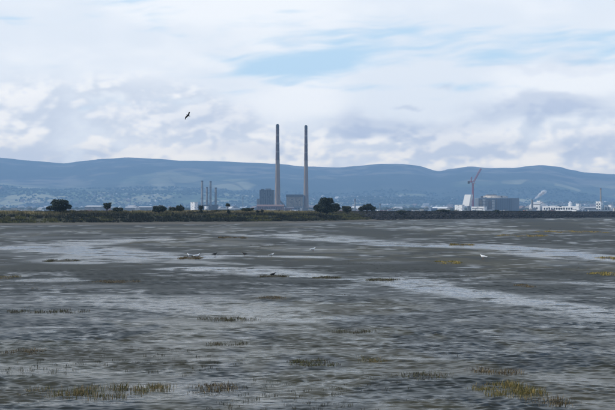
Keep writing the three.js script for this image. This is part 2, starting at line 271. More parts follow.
{
  const tex = canvasTex(1024, (u, v, c) => {
    const n = fbm(u * 60, v * 14, 2, 5), m = fbm(u * 160, v * 30, 6, 4), k = sst(0.42, 0.6, n), w = lerp(-70, 110, v);
    let r = lerp(0.022, 0.05, k), g = lerp(0.026, 0.046, k), b = lerp(0.013, 0.022, k);
    if (w < 4) { const q = sst(4, -1, w + 3 * (m - 0.5)); r = lerp(r, 0.06, q); g = lerp(g, 0.05, q); b = lerp(b, 0.034, q); }
    const px = lerp(-420, 420, u), rk = sst(20, 90, px); r = lerp(r, 0.012, rk * 0.9); g = lerp(g, 0.0115, rk * 0.9); b = lerp(b, 0.011, rk * 0.9);
    const q = 0.65 + 0.7 * m; c[0] = toS(r * q); c[1] = toS(g * q); c[2] = toS(b * q);
  });
  const g = gridGeo(SN, 60, (a, b) => { const w = lerp(-70, 110, b), p = bankPoint(a, w); return [p.x, p.y, p.z, a, b]; });
  struct('shore_bank', g, new THREE.MeshStandardMaterial({ map: tex, roughness: 1 }));
}
function bladeClump(n, h, w, spread, lean) {
  const P = [], N = [];
  for (let i = 0; i < n; i++) {
    const a = rnd() * 6.283, r = Math.sqrt(rnd()) * spread, x = Math.cos(a) * r, z = Math.sin(a) * r, hh = h * rr(0.5, 1.15), t = rnd() * 6.283, dx = Math.cos(t) * w / 2, dz = Math.sin(t) * w / 2, la = rnd() * 6.283, lx = Math.cos(la) * lean * hh * rnd(), lz = Math.sin(la) * lean * hh * rnd();
    const m = [x + lx * 0.35, hh * 0.55, z + lz * 0.35];
    P.push(x - dx, -0.1 * h, z - dz, x + dx, -0.1 * h, z + dz, m[0] + dx * 0.8, m[1], m[2] + dz * 0.8, x - dx, -0.1 * h, z - dz, m[0] + dx * 0.8, m[1], m[2] + dz * 0.8, m[0] - dx * 0.8, m[1], m[2] - dz * 0.8, m[0] - dx * 0.8, m[1], m[2] - dz * 0.8, m[0] + dx * 0.8, m[1], m[2] + dz * 0.8, x + lx, hh, z + lz);
  }
  const g = new THREE.BufferGeometry(); g.setAttribute('position', new THREE.Float32BufferAttribute(P, 3)); g.computeVertexNormals(); return g;
}
function stuff(name, geo, material, list) {                // list of [position, turn, sx, sy, colour]
  const m = new THREE.InstancedMesh(geo, material, list.length), o = new THREE.Object3D(), c = new THREE.Color();
  list.forEach(([p, t, sx, sy, col], i) => { o.position.copy(p); o.rotation.set(0, t, 0); o.scale.set(sx, sy, sx); o.updateMatrix(); m.setMatrixAt(i, o.matrix); m.setColorAt(i, c.setRGB(...col)); });
  m.name = numbered(name); m.userData.kind = 'stuff'; m.castShadow = m.receiveShadow = true; scene.add(m); return m;
}
const white = mat(1, 1, 1, 0.95, { side: THREE.DoubleSide });
{
  const grass = bladeClump(22, 1, 0.16, 0.8, 0.5), list = [];
  for (let i = 0; i < 26000; i++) {
    const s = rnd(), w = 2 + 60 * Math.pow(rnd(), 1.2), p = bankPoint(s, w), r = sideOf(p.px), n = fbm(p.x / 14, w / 7, 6, 3);
    if (p.px < -60 || p.px > 680) continue;
    const tawny = sst(13, 24, w) * (1 - r) * sst(0.34, 0.56, n + 0.1) * (1 - 0.7 * sst(60, 90, p.px) * sst(190, 150, p.px)), k = rr(0.7, 1.3);
    const yg = sst(0.5, 0.62, fbm(p.x / 9, w / 3, 16, 3)) * (1 - r) * (1 - tawny) * 0.8, col = [lerp(lerp(0.018, 0.010, r), 0.26, tawny) * k, lerp(lerp(0.021, 0.011, r), 0.21, tawny) * k, lerp(lerp(0.012, 0.012, r), 0.10, tawny) * k].map((q, i) => lerp(q, [0.115, 0.11, 0.03][i] * k, yg));  // cloud shade over the bank is put into the dark greens
    list.push([p, rnd() * 6.28, rr(0.7, 1.4), rr(0.5, 1.0) * (1 - 0.4 * r), col]);
  }
  stuff('bank_grass', grass, white, list).userData.label = 'tawny and green grass covering the far bank, coloured darker for cloud shade';
}
function leafCloud(blobs, per, size) {                      // many leaf-sized faces through the volume of several lobes
  const P = [], a = V(), b = V(), n = V();
  for (const [x, y, z, rx, ry, rz] of blobs) {
    const count = Math.round(per * Math.cbrt(rx * ry * rz) ** 2);
    for (let i = 0; i < count; i++) {
      n.set(rnd() * 2 - 1, rnd() * 2 - 1, rnd() * 2 - 1).normalize(); const lump = 0.80 + 0.34 * vnoise(n.x * 3.1 + x, n.y * 3.1 + y, n.z * 3.1 + z), q = Math.pow(rnd(), 0.35) * lump;
      const c = V(x + n.x * rx * q, y + n.y * ry * q * (n.y < 0 ? 0.85 : 1), z + n.z * rz * q), s = size * rr(0.6, 1.3);
      a.set(rnd() * 2 - 1, rnd() * 2 - 1, rnd() * 2 - 1).normalize().multiplyScalar(s); b.set(rnd() * 2 - 1, rnd() * 2 - 1, rnd() * 2 - 1).normalize().multiplyScalar(s * 0.7);
      P.push(c.x - a.x, c.y - a.y, c.z - a.z, c.x + b.x, c.y + b.y, c.z + b.z, c.x + a.x, c.y + a.y, c.z + a.z, c.x - a.x, c.y - a.y, c.z - a.z, c.x + a.x, c.y + a.y, c.z + a.z, c.x - b.x, c.y - b.y, c.z - b.z);
    }
  }
  const g = new THREE.BufferGeometry(); g.setAttribute('position', new THREE.Float32BufferAttribute(P, 3)); g.computeVertexNormals(); return g;
}
{
  const shrub = leafCloud([[0, 0.5, 0, 1.2, 0.9, 1.2], [0.7, 0.35, 0.3, 0.8, 0.6, 0.8]], 90, 0.16), list = [];
  for (let i = 0; i < 1500; i++) {
    const s = rnd(), p0 = bankPoint(s, 0), r = sideOf(p0.px), w = lerp(rr(3, 14), rr(1, 30), Math.max(r, rnd() < 0.25 ? 1 : 0)), p = bankPoint(s, w), k = rr(0.6, 1.4);
    if (p.px < -60 || p.px > 680 || fbm(p.x / 16, w / 9, 31, 3) < 0.40 + 0.08 * rnd()) continue;
    p.y -= 0.3; list.push([p, rnd() * 6.28, rr(0.6, 1.6), rr(0.5, 1.15), [0.014 * k, 0.020 * k, 0.009 * k]]);  // colour kept near black: paints the shadows on the slope
  }
  stuff('bank_scrub', shrub, white, list).userData.label = 'low scrub on the slope of the far bank, coloured dark for its shade';
  const rockG = new THREE.IcosahedronGeometry(0.7, 1), rp = rockG.attributes.position; for (let i = 0; i < rp.count; i++) { const q = 0.7 + 0.6 * vnoise(rp.getX(i) * 2.3 + 5, rp.getY(i) * 2.3, rp.getZ(i) * 2.3); rp.setXYZ(i, rp.getX(i) * q, rp.getY(i) * q * 0.8, rp.getZ(i) * q); }
  rockG.computeVertexNormals(); const rocks = [];
  for (let i = 0; i < 5000; i++) { const s = 0.5 + 0.5 * rnd(), w = rr(-1, 13), p = bankPoint(s, w); if (p.px < 340 || p.px > 690) continue; const k = rr(0.5, 1.5); p.y += 0.1; rocks.push([p, rnd() * 6.28, rr(0.6, 1.5), rr(0.6, 1.4), [0.010 * k, 0.0095 * k, 0.009 * k]]); }
  stuff('shore_rocks', rockG, mat(1, 1, 1, 0.9), rocks).userData.label = 'dark boulders lining the right half of the bank';
}

// ---------------------------------------------------------------- trees on the bank
const bark = mat(0.035, 0.028, 0.022, 0.95), leafA = mat(0.022, 0.032, 0.016, 0.9, { side: THREE.DoubleSide }), leafB = mat(0.028, 0.036, 0.016, 0.9, { side: THREE.DoubleSide });
function bankDepth(px) { let best = 0, bd = 1e9; for (let i = 0; i <= SN; i++) { const p = shoreP[i], q = p.x / -p.z * F + CX; if (Math.abs(q - px) < bd) { bd = Math.abs(q - px); best = i; } } return best / SN; }
// lobes: [px, py, half width px, half height px]; the trunk foot stands on the bank
function tree(px, w, lobes, label, category = 'tree', leaf = leafA, trunkR = 0.3) {
  const foot = bankPoint(bankDepth(px), w); const d = -foot.z; foot.x = XM(px, d); foot.y -= 0.2;
  const t = thing(category === 'tree' ? 'shore_tree' : 'shore_bush', label, category, foot), s = d / F;
  const blobs = lobes.map(([lx, ly, rw, rh]) => [XM(lx, d) - foot.x, YM(ly, d) - foot.y, rr(-0.6, 0.6) * rw * s * 0.5, rw * s, rh * s, rw * s * 0.9]);
  const split = [];
  for (const b of blobs) { split.push([b[0], b[1], b[2], b[3] * 0.82, b[4] * 0.82, b[5] * 0.82]); const n = Math.max(4, Math.round(b[3] * 2.2)); for (let i = 0; i < n; i++) { const a = rnd() * 6.283, e = rr(-0.5, 1.3), q = rr(0.5, 0.72); split.push([b[0] + Math.cos(a) * Math.cos(e) * b[3] * q, b[1] + Math.sin(e) * b[4] * q, b[2] + Math.sin(a) * Math.cos(e) * b[5] * q, b[3] * rr(0.24, 0.4), b[4] * rr(0.24, 0.4), b[5] * rr(0.24, 0.4)]); } }
  part('crown', leafCloud(split, 150, 0.3), leaf, t);
  const mid = blobs[0], th = Math.max(0.6, mid[1] - mid[4] * 0.35);
  part('trunk', tube(V(0, -0.4, 0), V(mid[0] * 0.3, th, mid[2] * 0.3), trunkR, trunkR * 0.6), bark, t);
  for (const b of blobs) for (let i = 0; i < 2; i++) part('limb', tube(V(mid[0] * 0.2, th * 0.6, mid[2] * 0.2), V(b[0] + rr(-0.4, 0.4) * b[3], b[1] + 0.1 * b[4], b[2] + rr(-0.4, 0.4) * b[5]), trunkR * 0.5, trunkR * 0.15, 6), bark, t);
  return t;
}
tree(60, 34, [[60.5, 204.4, 11.3, 6.6], [51, 208, 5.6, 3.6], [68.5, 207, 4.6, 3.6], [60, 209, 8, 3]], 'broad dark domed tree standing alone at the left end of the bank', 'tree', leafA, 0.45);
tree(107, 16, [[107, 206, 5.4, 4.3], [109.5, 204.7, 2.8, 2.6]], 'small dark tree on a slim bare trunk before the long grey shed', 'tree', leafA, 0.22);
tree(118, 32, [[116, 209.5, 4, 3.2], [121, 209.8, 3.2, 2.6]], 'low dark bush just right of the slim-trunked tree', 'bush', leafB);
tree(160, 34, [[160, 209.2, 8, 4.9], [154.8, 210.5, 3.8, 3.2]], 'rounded dark bush left of the four grey stacks', 'bush', leafA);
tree(176, 38, [[180, 208.6, 5.6, 4.7], [172.5, 209.6, 5, 3.4]], 'two-lobed dark bush next to the white block', 'bush', leafB);
tree(201, 20, [[201, 207.8, 3.1, 2.8], [201, 211.5, 2.1, 2.2]], 'small narrow dark tree in front of the white block', 'tree', leafA, 0.2);
tree(228, 16, [[228, 205.2, 3.1, 2], [228.6, 212, 2.4, 2.8]], 'thin lone tree with a small high tuft and a lower clump', 'tree', leafB, 0.16);
tree(247, 40, [[246, 209.8, 6, 2.4], [252, 209.2, 2.6, 1.6]], 'long low dark bush left of the power station', 'bush', leafB);
tree(262, 26, [[262, 211, 2, 2], [258, 211.6, 2.4, 1.6]], 'small dark bush in front of the reddish building', 'bush', leafA);
tree(327, 40, [[326.5, 205.6, 12, 8.4], [318.5, 208.5, 6.6, 5], [335.5, 208.2, 6.4, 5], [327, 210, 11, 4]], 'largest dark domed tree right of the tall chimneys', 'tree', leafA, 0.5);
tree(347, 42, [[347, 209.2, 7, 4.4]], 'dark bush between the largest tree and the spreading tree', 'bush', leafB);
tree(367, 36, [[367, 207.4, 7.6, 4.2], [361.5, 209, 4, 3], [373, 208.8, 4, 3.4]], 'spreading dark tree, rightmost of the trees on the bank', 'tree', leafA, 0.35);
tree(403, 40, [[402, 211.6, 7, 1.4]], 'very low dark bush on the bank mid-way to the crane', 'bush', leafB, 0.1);
tree(442, 40, [[441, 210.8, 7, 1.6], [447, 211, 4, 1.2]], 'low dark bush in front of the pale sheds by the crane', 'bush', leafB, 0.1);
tree(497, 40, [[497, 211.4, 3, 1.8]], 'low dark bush in front of the big grey waste plant', 'bush', leafA, 0.1);

// ---------------------------------------------------------------- the port, 3 km off
const D = 3000, S = D / F, PG = 2.5;                        // metres per pixel there, ground level
const H = (py) => YM(py, D) - PG;                           // height above the port ground
const foot = (px, d = D) => V(XM(px, d), PG, -d);
const noisyTex = (a, b, sx, sy) => canvasTex(256, (u, v, c) => { const n = fbm(u * sx, v * sy, 3, 5), q = lerp(a, b, n); c[0] = c[1] = c[2] = 255 * q; });
const weather = noisyTex(0.62, 1.15, 14, 6), streaky = noisyTex(0.6, 1.15, 40, 3);
const whiteTex = noisyTex(0.82, 1.1, 10, 8);
const paint = (r, g, b, rough = 0.75, map = weather) => mat(r, g, b, rough, { map });
const M = { conc: paint(0.30, 0.24, 0.205, 0.9, streaky), concDark: paint(0.12, 0.12, 0.115, 0.9, streaky), red: paint(0.10, 0.052, 0.044, 0.85, streaky), pale: paint(0.22, 0.19, 0.175, 0.85, streaky), white: paint(0.82, 0.81, 0.79, 0.6, whiteTex), offwhite: paint(0.55, 0.55, 0.54, 0.7), grey: paint(0.26, 0.27, 0.28), greyDark: paint(0.10, 0.115, 0.13), blueGrey: paint(0.16, 0.20, 0.25), glass: mat(0.02, 0.025, 0.03, 0.15), brick: paint(0.22, 0.12, 0.09), roof: paint(0.14, 0.13, 0.13), crane: mat(0.33, 0.045, 0.05, 0.6), steel: mat(0.16, 0.16, 0.165, 0.6, { metalness: 0.4 }), beige: paint(0.34, 0.30, 0.25), cream: paint(0.56, 0.50, 0.43), dark: mat(0.035, 0.035, 0.04, 0.8) };
function chimney(px, d, topPy, r0, r1, label) {
  const c = thing('tall_chimney', label, 'chimney', V(XM(px, d), PG, -d), 'twin tall banded chimneys'), h = YM(topPy, d) - PG, rad = (y) => lerp(r0, r1, Math.pow(y / h, 0.8));
  const ring = (name, y0, y1, grow, m) => { const g = new THREE.CylinderGeometry(rad(y1) + grow, rad(y0) + grow, y1 - y0, 40, 4); g.translate(0, (y0 + y1) / 2, 0); return part(name, g, m, c); };
  ring('shaft', 0, h * 0.60, 0, M.conc);
  const bands = [[0.60, 0.685, M.red], [0.685, 0.70, M.pale], [0.70, 0.775, M.red], [0.775, 0.80, M.pale], [0.80, 0.875, M.red], [0.875, 0.893, M.pale], [0.893, 0.962, M.red], [0.962, 1, M.dark]];
  for (const [a, b, m] of bands) ring(m === M.red ? 'red_band' : m === M.pale ? 'pale_band' : 'cap', a * h, b * h, m === M.dark ? 0.25 : 0, m);
  for (const y of [0.6, 0.78, 0.94]) { const walk = ring('walkway', y * h, y * h + 0.35, 1.3, M.steel); const rail = new THREE.TorusGeometry(rad(y * h) + 1.25, 0.06, 5, 32); rail.rotateX(Math.PI / 2); rail.translate(0, y * h + 1.5, 0); part('railing', rail, M.steel, walk); }
  part('plinth', box(r0 * 2.7, 8, r0 * 2.7), M.concDark, c);
  part('flue_mouth', new THREE.CylinderGeometry(r1 * 0.7, r1 * 0.7, 2, 24).translate(0, h + 0.9, 0), M.dark, c);
  part('ladder', box(0.5, h * 0.98, 0.5, 0, 0, r0 * 0.97 ).applyMatrix4(new THREE.Matrix4().makeRotationX(-Math.atan((r0 - r1) / h))), M.steel, c);
}
chimney(277.6, 2960, 124.8, 7.4, 3.7, 'left and nearer of two very tall banded power station chimneys');
chimney(306, 3040, 125.8, 6.9, 3.4, 'right and slimmer of two very tall banded power station chimneys');
function windows(parent, w, y0, y1, n, rows, z, m = M.glass, x0 = 0, frac = 0.6) { const cw = w / n, ch = (y1 - y0) / rows, g = box(cw * frac, ch * 0.55, 0.4); for (let j = 0; j < rows; j++) for (let i = 0; i < n; i++) { const k = part('window', g, m, parent); k.position.set(x0 - w / 2 + (i + 0.5) * cw, y0 + (j + 0.25) * ch, z); } }
function block(name, label, cat, x0, x1, topPy, depth, m, d = D, opts = {}) {
  const s = d / F, t = thing(name, label, cat, V(XM((x0 + x1) / 2, d), PG, -d), opts.group, opts.turn || 0), turn = Math.abs(opts.turn || 0), full = (x1 - x0) * s, w = Math.max(full * 0.45, (full - depth * Math.sin(turn)) / Math.cos(turn)), h = YM(topPy, d) - PG;
  part('walls', box(w, h, depth), m, t);
  if (opts.gable) part('roof', prism(w + 1, 0.4, opts.gable, depth + 1, 0, h + 0.01, 0), opts.roof || M.roof, t);
  else { part('parapet', box(w + 0.8, 0.9, depth + 0.8, 0, h + 0.01, 0), opts.roof || m, t); }
  if (opts.win) windows(t, w * 0.9, h * 0.15, h * 0.9, opts.win[0], opts.win[1], depth / 2 + 0.05, opts.win[2] || M.glass);
  if (opts.ribs) for (let i = 0; i <= opts.ribs; i++) part('pilaster', box(0.8, h - 0.5, 0.7, -w / 2 + 0.6 + (w - 1.2) * i / opts.ribs, 0, depth / 2 + 0.3), opts.ribMat || m, t);
  t.userData.size = [w, h, depth]; return t;
}
// power station
{
  const t = block('boiler_house', 'tall grey-green boiler house left of the left chimney', 'building', 260, 274, 190.6, 60, M.greyDark, 3060, { ribs: 6, ribMat: M.grey });
  const [w, h, dp] = t.userData.size; part('roof_housing', box(w * 0.4, 4, 20, w * 0.1, h + 0.95, 0), M.grey, t); part('roof_housing', box(w * 0.25, 2.6, 14, -w * 0.3, h + 0.95, 4), M.greyDark, t); part('stepped_wing', box(7, h * 0.62, 40, -w / 2 - 3.6, 0, 5), M.grey, t);
  const u = block('turbine_hall', 'wide grey hall with dark roof band between the two tall chimneys', 'building', 286.5, 303, 197.3, 70, M.beige, 3060, { ribs: 7, ribMat: M.grey });
  const [w2, h2, d2] = u.userData.size; part('roof_band', box(w2 + 1.6, 5.5, d2 + 1.6, 0, h2 + 0.95, 0), M.greyDark, u);
  block('low_red_building', 'low reddish-brown building at the foot of the left chimney', 'building', 257, 284, 206.2, 30, M.brick, 2900, { gable: 3.5, roof: M.brick, win: [14, 2] });
  block('red_annex', 'small reddish annex between the tall chimneys', 'building', 285, 294, 208.2, 24, M.brick, 2900, { gable: 2.5, roof: M.roof, win: [5, 1] });
  block('grey_annex', 'low grey plant building left of the right chimney', 'building', 294, 303, 206.6, 24, M.grey, 2910, { win: [5, 2] });
  block('white_kiosk', 'tiny white building at the foot of the right chimney', 'building', 300.5, 303.5, 208.3, 8, M.white, 2860);
  const c = thing('coal_conveyor', 'sloping grey gantry beside the boiler house', 'gantry', V(XM(282, 3050), PG, -3050));
  const a = V(-9, 34, 0), b = V(14, 8, 0); part('gallery', tube(a, b, 2.2, 2.2, 4), M.grey, c); for (const q of [0.15, 0.5, 0.85]) { const p = a.clone().lerp(b, q); part('trestle', tube(V(p.x, 0, 0), V(p.x, p.y - 1, 0), 0.7, 0.5, 6), M.steel, c); }
}
// four stacks with their white plant
[[202.2, 180.6], [207, 187], [210.6, 181.2], [215.8, 187.6]].forEach(([px, py], i) => {
  const d = 3000 + (i % 2) * 30, s = thing('grey_stack', ['leftmost and tallest of the four grey stacks', 'second from left of the four grey stacks, a shorter one', 'third from left of the four grey stacks, a tall one', 'rightmost of the four grey stacks, a shorter one'][i], 'stack', foot(px, d), 'four grey stacks'), h = YM(py, d) - PG;
  part('shaft', new THREE.CylinderGeometry(2.5, 3.0, h, 24).translate(0, h / 2, 0), M.grey, s);
  part('cap', new THREE.CylinderGeometry(2.75, 2.75, 3, 24).translate(0, h - 1.5, 0), M.greyDark, s);
  part('walkway', new THREE.CylinderGeometry(3.7, 3.7, 0.5, 24).translate(0, h * 0.8, 0), M.steel, s); part('walkway', new THREE.CylinderGeometry(3.9, 3.9, 0.5, 24).translate(0, h * 0.45, 0), M.steel, s);
  part('base_housing', box(9, 16 + (i % 2) * 3, 14), M.greyDark, s);
});
block('white_block', 'bright white plant block left of the four stacks', 'building', 190.5, 198, 202.6, 9, M.white, 2960, { turn: -0.9 });
block('white_shed', 'small white shed at the foot of the four stacks', 'building', 204.5, 208.5, 206.4, 6, M.white, 2940, { turn: -0.9 });
block('grey_plant_hall', 'dark grey plant hall behind the bases of the four stacks', 'building', 198, 218, 205, 30, M.greyDark, 3080, { ribs: 5 });
// sheds on the left
block('long_grey_shed', 'long pale grey shed behind the slim-trunked tree', 'shed', 86, 104, 207, 40, M.grey, 2900, { gable: 3, roof: M.offwhite, turn: -0.12 });
block('pale_shed', 'pale grey shed, left of two between the dark bushes', 'shed', 126, 137, 207.8, 30, M.grey, 2900, { gable: 2.5, roof: M.offwhite });
block('pale_shed', 'pale grey shed, right of two between the dark bushes', 'shed', 139.5, 152, 207.4, 30, M.grey, 2920, { gable: 2.5, roof: M.offwhite });
block('low_depot', 'low grey depot right of the rounded bush and before the hills', 'shed', 218, 240, 209.4, 30, M.greyDark, 2960, { gable: 2, roof: M.grey });
// masts and small towers in the middle
for (const [px, py, w, label] of [[355, 198.6, 1.5, 'small dark tower rising behind the bushes right of the largest tree'], [380, 203.5, 1.1, 'short pale mast right of the spreading tree'], [243, 196, 0.6, 'thin mast left of the boiler house']]) {
  const d = 3200, t = thing('slim_tower', label, 'tower', foot(px, d)), h = YM(py, d) - PG, ww = w * d / F;
  part('shaft', new THREE.CylinderGeometry(ww * 0.4, ww * 0.6, h, 8).translate(0, h / 2, 0), M.grey, t); part('head', new THREE.CylinderGeometry(ww * 0.62, ww * 0.5, h * 0.16, 10).translate(0, h * 0.88, 0), M.greyDark, t);
}
// waste plant, crane, chute
{
  const d = 2900, s = d / F, g = thing('waste_plant', 'big grey metal-clad plant with a rounded dark end, right of the crane', 'building', foot(496, d));
  const sh = new THREE.Shape(), x0 = (477 - 496) * s, x1 = (514 - 496) * s, z = 34;
  sh.moveTo(x0, -z); sh.lineTo(x0, z); sh.lineTo(x1 - z, z); sh.absarc(x1 - z * 0.7, 0, z, Math.PI / 2, -Math.PI / 2, true); sh.closePath();
  const h = YM(198.6, d) - PG, body = new THREE.ExtrudeGeometry(sh, { depth: h, bevelEnabled: true, bevelSize: 1.5, bevelThickness: 1.2, bevelSegments: 2, curveSegments: 24 }); body.rotateX(-Math.PI / 2); part('cladding', body, M.blueGrey, g);
  part('roof_drum', new THREE.CylinderGeometry(26, 30, 6, 32).translate(-4, h + 4, 0), M.cream, g);
  part('roof_drum', new THREE.CylinderGeometry(12, 15, 3, 24).translate(-12, h + 8, 0), M.pale, g);
  for (let i = 0; i < 9; i++) part('roof_unit', box(rr(3, 7), rr(2, 4.5), 6, -36 + i * 7.5, h + 1.2, rr(4, 24)), i % 3 ? M.offwhite : M.steel, g);
  for (let i = 0; i < 6; i++) part('pilaster', box(1.1, h - 2, 1.2, x0 + 3 + i * 7.4, 0, z + 2), i % 2 ? M.pale : M.grey, g);
  for (let i = 0; i < 5; i++) part('scaffold_bay', box(6.2, h * rr(0.72, 1.02), 2, x0 + 4 + i * 7.2, 0, z + 3.5), [M.beige, M.offwhite, M.grey, M.pale, M.offwhite][i], g);
  for (let i = 0; i < 9; i++) part('cladding_rib', box(0.7, h - 1, 0.6, x0 + 42 + i * 4.2, 0.4, z + 1.6), M.greyDark, g);
  for (let i = 0; i < 4; i++) part('floor_band', box(34, 0.8, 0.8, x0 + 18.4, 5 + i * 7, z + 4.9), M.steel, g);
  const c = thing('white_chute', 'tilted bright white slab standing at the foot of the red crane', 'chute', foot(468.6, 2860)), cs = 2860 / F, ch = YM(194.6, 2860) - PG, bh = YM(206, 2860) - PG;
  const q = new THREE.Shape([V(-4.2, bh, 0), V(2.4, bh, 0), V(4.4, ch, 0), V(-1.6, ch, 0)].map((p) => new THREE.Vector2(p.x * cs * 1.35, p.y))), slab = new THREE.ExtrudeGeometry(q, { depth: 8, bevelEnabled: false }); part('slab', slab, M.white, c).rotation.y = -0.85;
  part('support', box(6, bh, 6, 0, 0, 3), M.grey, c);
  block('white_low_shed', 'white low shed left of the tilted white slab', 'shed', 455, 464, 205.2, 8, M.white, 2850, { turn: -0.9 });
  block('white_office', 'white low building between the crane foot and the waste plant', 'building', 472, 486, 207, 9, M.white, 2810, { win: [9, 2], turn: -0.85 });
  block('pale_flat_shed', 'long pale flat shed left of the white sheds by the crane', 'shed', 432, 449, 208.2, 14, M.offwhite, 2850, { gable: 2.4, roof: M.white, turn: -0.6 });
  block('grey_flat_shed', 'low grey flat shed at the far left of the crane site', 'shed', 420, 431, 209.6, 20, M.grey, 2850, { roof: M.offwhite });
  // luffing crane
  const k = thing('red_crane', 'red lattice crane with raised jib over the white slab', 'crane', foot(472.8, 2890)), K = 2890 / F, mh = YM(183, 2890) - PG;
  const lattice = (name, a, b, w, n, r) => {
    const gs = [], dir = b.clone().sub(a), u = dir.clone().normalize(), p = Math.abs(u.y) > 0.95 ? V(1, 0, 0) : V(0, 0, 1), v1 = p.clone().cross(u).normalize().multiplyScalar(w / 2), v2 = u.clone().cross(v1).normalize().multiplyScalar(w / 2);
    const cor = (t, i) => a.clone().addScaledVector(dir, t).addScaledVector(v1, i & 1 ? 1 : -1).addScaledVector(v2, i & 2 ? 1 : -1);
    for (let i = 0; i < 4; i++) gs.push(tube(cor(0, i), cor(1, i), r, r, 5));
    for (let j = 0; j < n; j++) for (const [i0, i1] of [[0, 1], [1, 3], [3, 2], [2, 0]]) gs.push(tube(cor(j / n, i0), cor((j + 1) / n, i1), r * 0.6, r * 0.6, 4));
    return part(name, mergeGeometries(gs), M.crane, k);
  };
  lattice('mast', V(0, 0, 0), V(0, mh, 0), 3.2, 18, 0.42);
  const tip = V((481 - 472.8) * K, YM(168.6, 2890) - PG, 0); lattice('jib', V(1.5, mh + 2, 0), tip, 3.0, 14, 0.34);
  lattice('counter_jib', V(0, mh + 2, 0), V(-11, mh + 3, 0), 3, 4, 0.3); lattice('a_frame', V(-4, mh + 2, 0), V(-3, mh + 14, 0), 2.2, 4, 0.3);
  part('counterweight', box(4.5, 5.5, 4, -10, mh - 1.6, 0), M.concDark, k); part('cab', box(3.2, 3, 3, 3.6, mh - 2, 2.6), M.offwhite, k);
  part('pendant_cable', tube(V(-3, mh + 14, 0), tip.clone().lerp(V(1.5, mh + 2, 0), 0.12), 0.12, 0.12, 4), M.steel, k); part('pendant_cable', tube(V(-3, mh + 14, 0), V(-10.5, mh + 3, 0), 0.12, 0.12, 4), M.steel, k); part('hoist_cable', tube(tip, V(tip.x, tip.y - 22, 0), 0.1, 0.1, 4), M.steel, k);
  part('base', box(9, 2.2, 9), M.conc, k);
}
// white works on the right
{
  const d = 2800, s = d / F, g = thing('white_works', 'long bright white works with dark windows and a gabled end, on the right', 'building', foot(555, d), null, -0.72);
  const hh = (py) => YM(py, d) - PG, X = (px) => (px - 555) * s * 1.28;
  part('long_wing', box((578 - 546) * s * 1.28, hh(206.2), 26, X(562), 0, 0), M.white, g);
  part('gabled_wing', prism((546 - 534) * s, hh(205.2), 5, 30, X(540), 0, 2), M.white, g);
  part('gable_roof', prism((546 - 534) * s - 2, 0.5, 5, 26, X(540), hh(205.2) + 2.2, 2), M.offwhite, g);
  part('turret', box(5.5, hh(203.6), 8, X(569), 0, 4), M.white, g); part('turret_roof', new THREE.ConeGeometry(5, 6, 4).rotateY(Math.PI / 4).translate(X(569), hh(203.6) + 3, 4), M.white, g);
  part('end_tower', box(7, hh(203.8), 12, X(576), 0, 3), M.white, g); part('ridge_vent', box(8, 3.5, 6, X(541), hh(205.2) + 7, 2), M.white, g);
  windows(g, 33 * s, hh(210.6), hh(207), 12, 1, 13.1, M.glass, X(560)); windows(g, 8 * s, hh(210), hh(206.6), 3, 1, 17.1, M.glass, X(540));
  const c = thing('grey_silo', 'slim grey silo at the left end of the white works', 'silo', foot(532, 2800)), sh = YM(200.2, 2800) - PG; part('shaft', new THREE.CylinderGeometry(2.6, 2.6, sh, 20).translate(0, sh / 2, 0), M.grey, c); part('cap', new THREE.CylinderGeometry(1.2, 2.7, 1.5, 20).translate(0, sh + 0.75, 0), M.greyDark, c);
  const b = block('white_tower_block', 'white tower block carrying the slim stack at the far right', 'building', 596, 602, 201.8, 7, M.white, 2850, { win: [2, 3], turn: -0.85 });
  const st = thing('slim_stack', 'slim brownish stack behind the white tower block, far right', 'stack', foot(600.6, 2865)), hs = YM(188.2, 2865) - PG; part('shaft', new THREE.CylinderGeometry(1.5, 2.2, hs, 18).translate(0, hs / 2, 0), M.beige, st); part('cap', new THREE.CylinderGeometry(1.75, 1.7, 3, 18).translate(0, hs - 1.5, 0), M.brick, st);
  block('white_end_block', 'white low block at the right edge', 'building', 604.5, 612.5, 205.4, 8, M.white, 2850, { win: [4, 1], turn: -0.85 });
  block('grey_terrace', 'grey row of sheds between the white works and the tower block', 'shed', 580, 595, 208, 20, M.grey, 2830, { gable: 2.5, roof: M.offwhite });
  block('pale_quay_shed', 'low pale quay shed in front of the slim stack', 'shed', 588, 612, 210, 10, M.offwhite, 2700, { roof: M.grey });
  // vapour
  const puffs = []; for (let i = 0; i < 60; i++) { const t = i / 59, q = new THREE.IcosahedronGeometry(lerp(1.2, 4.2, t) * rr(0.7, 1.3), 2); q.translate(lerp(0, 22, Math.pow(t, 1.1)) + rr(-1, 1) * (1 + 2 * t), lerp(0, 16, t) + rr(-1, 1) * (1 + 2.4 * t), rr(-2, 2)); puffs.push(q); }
  const v = top('vapour_plume', mergeGeometries(puffs), mat(0.9, 0.9, 0.92, 1, { transparent: true, opacity: 0.075, depthWrite: false })); v.position.copy(at(535, 198.6, 2810)); tag(v, 'thin white vapour drifting right from the grey silo', 'vapour');
}
// smaller sheds, tanks and containers scattered along the quays
{
  const list = [], cols = [[0.5, 0.5, 0.49], [0.3, 0.3, 0.3], [0.16, 0.17, 0.18], [0.24, 0.12, 0.09], [0.12, 0.16, 0.22], [0.4, 0.36, 0.3]];
  for (let i = 0; i < 900; i++) { const px = rr(-60, 680), d = rr(2650, 3350), c = cols[Math.floor(rnd() * cols.length)], k = rr(0.6, 1.1); list.push([V(XM(px, d), PG, -d), rr(-0.4, 0.4), rr(5, 16), rr(3, 6.5) * (rnd() < 0.12 ? 1.7 : 1), c.map((q) => q * k)]); }
  stuff('quay_sheds', mergeGeometries([box(1, 1, 0.8)]), white, list).userData.label = 'jumble of small sheds and containers along the far quays';
}
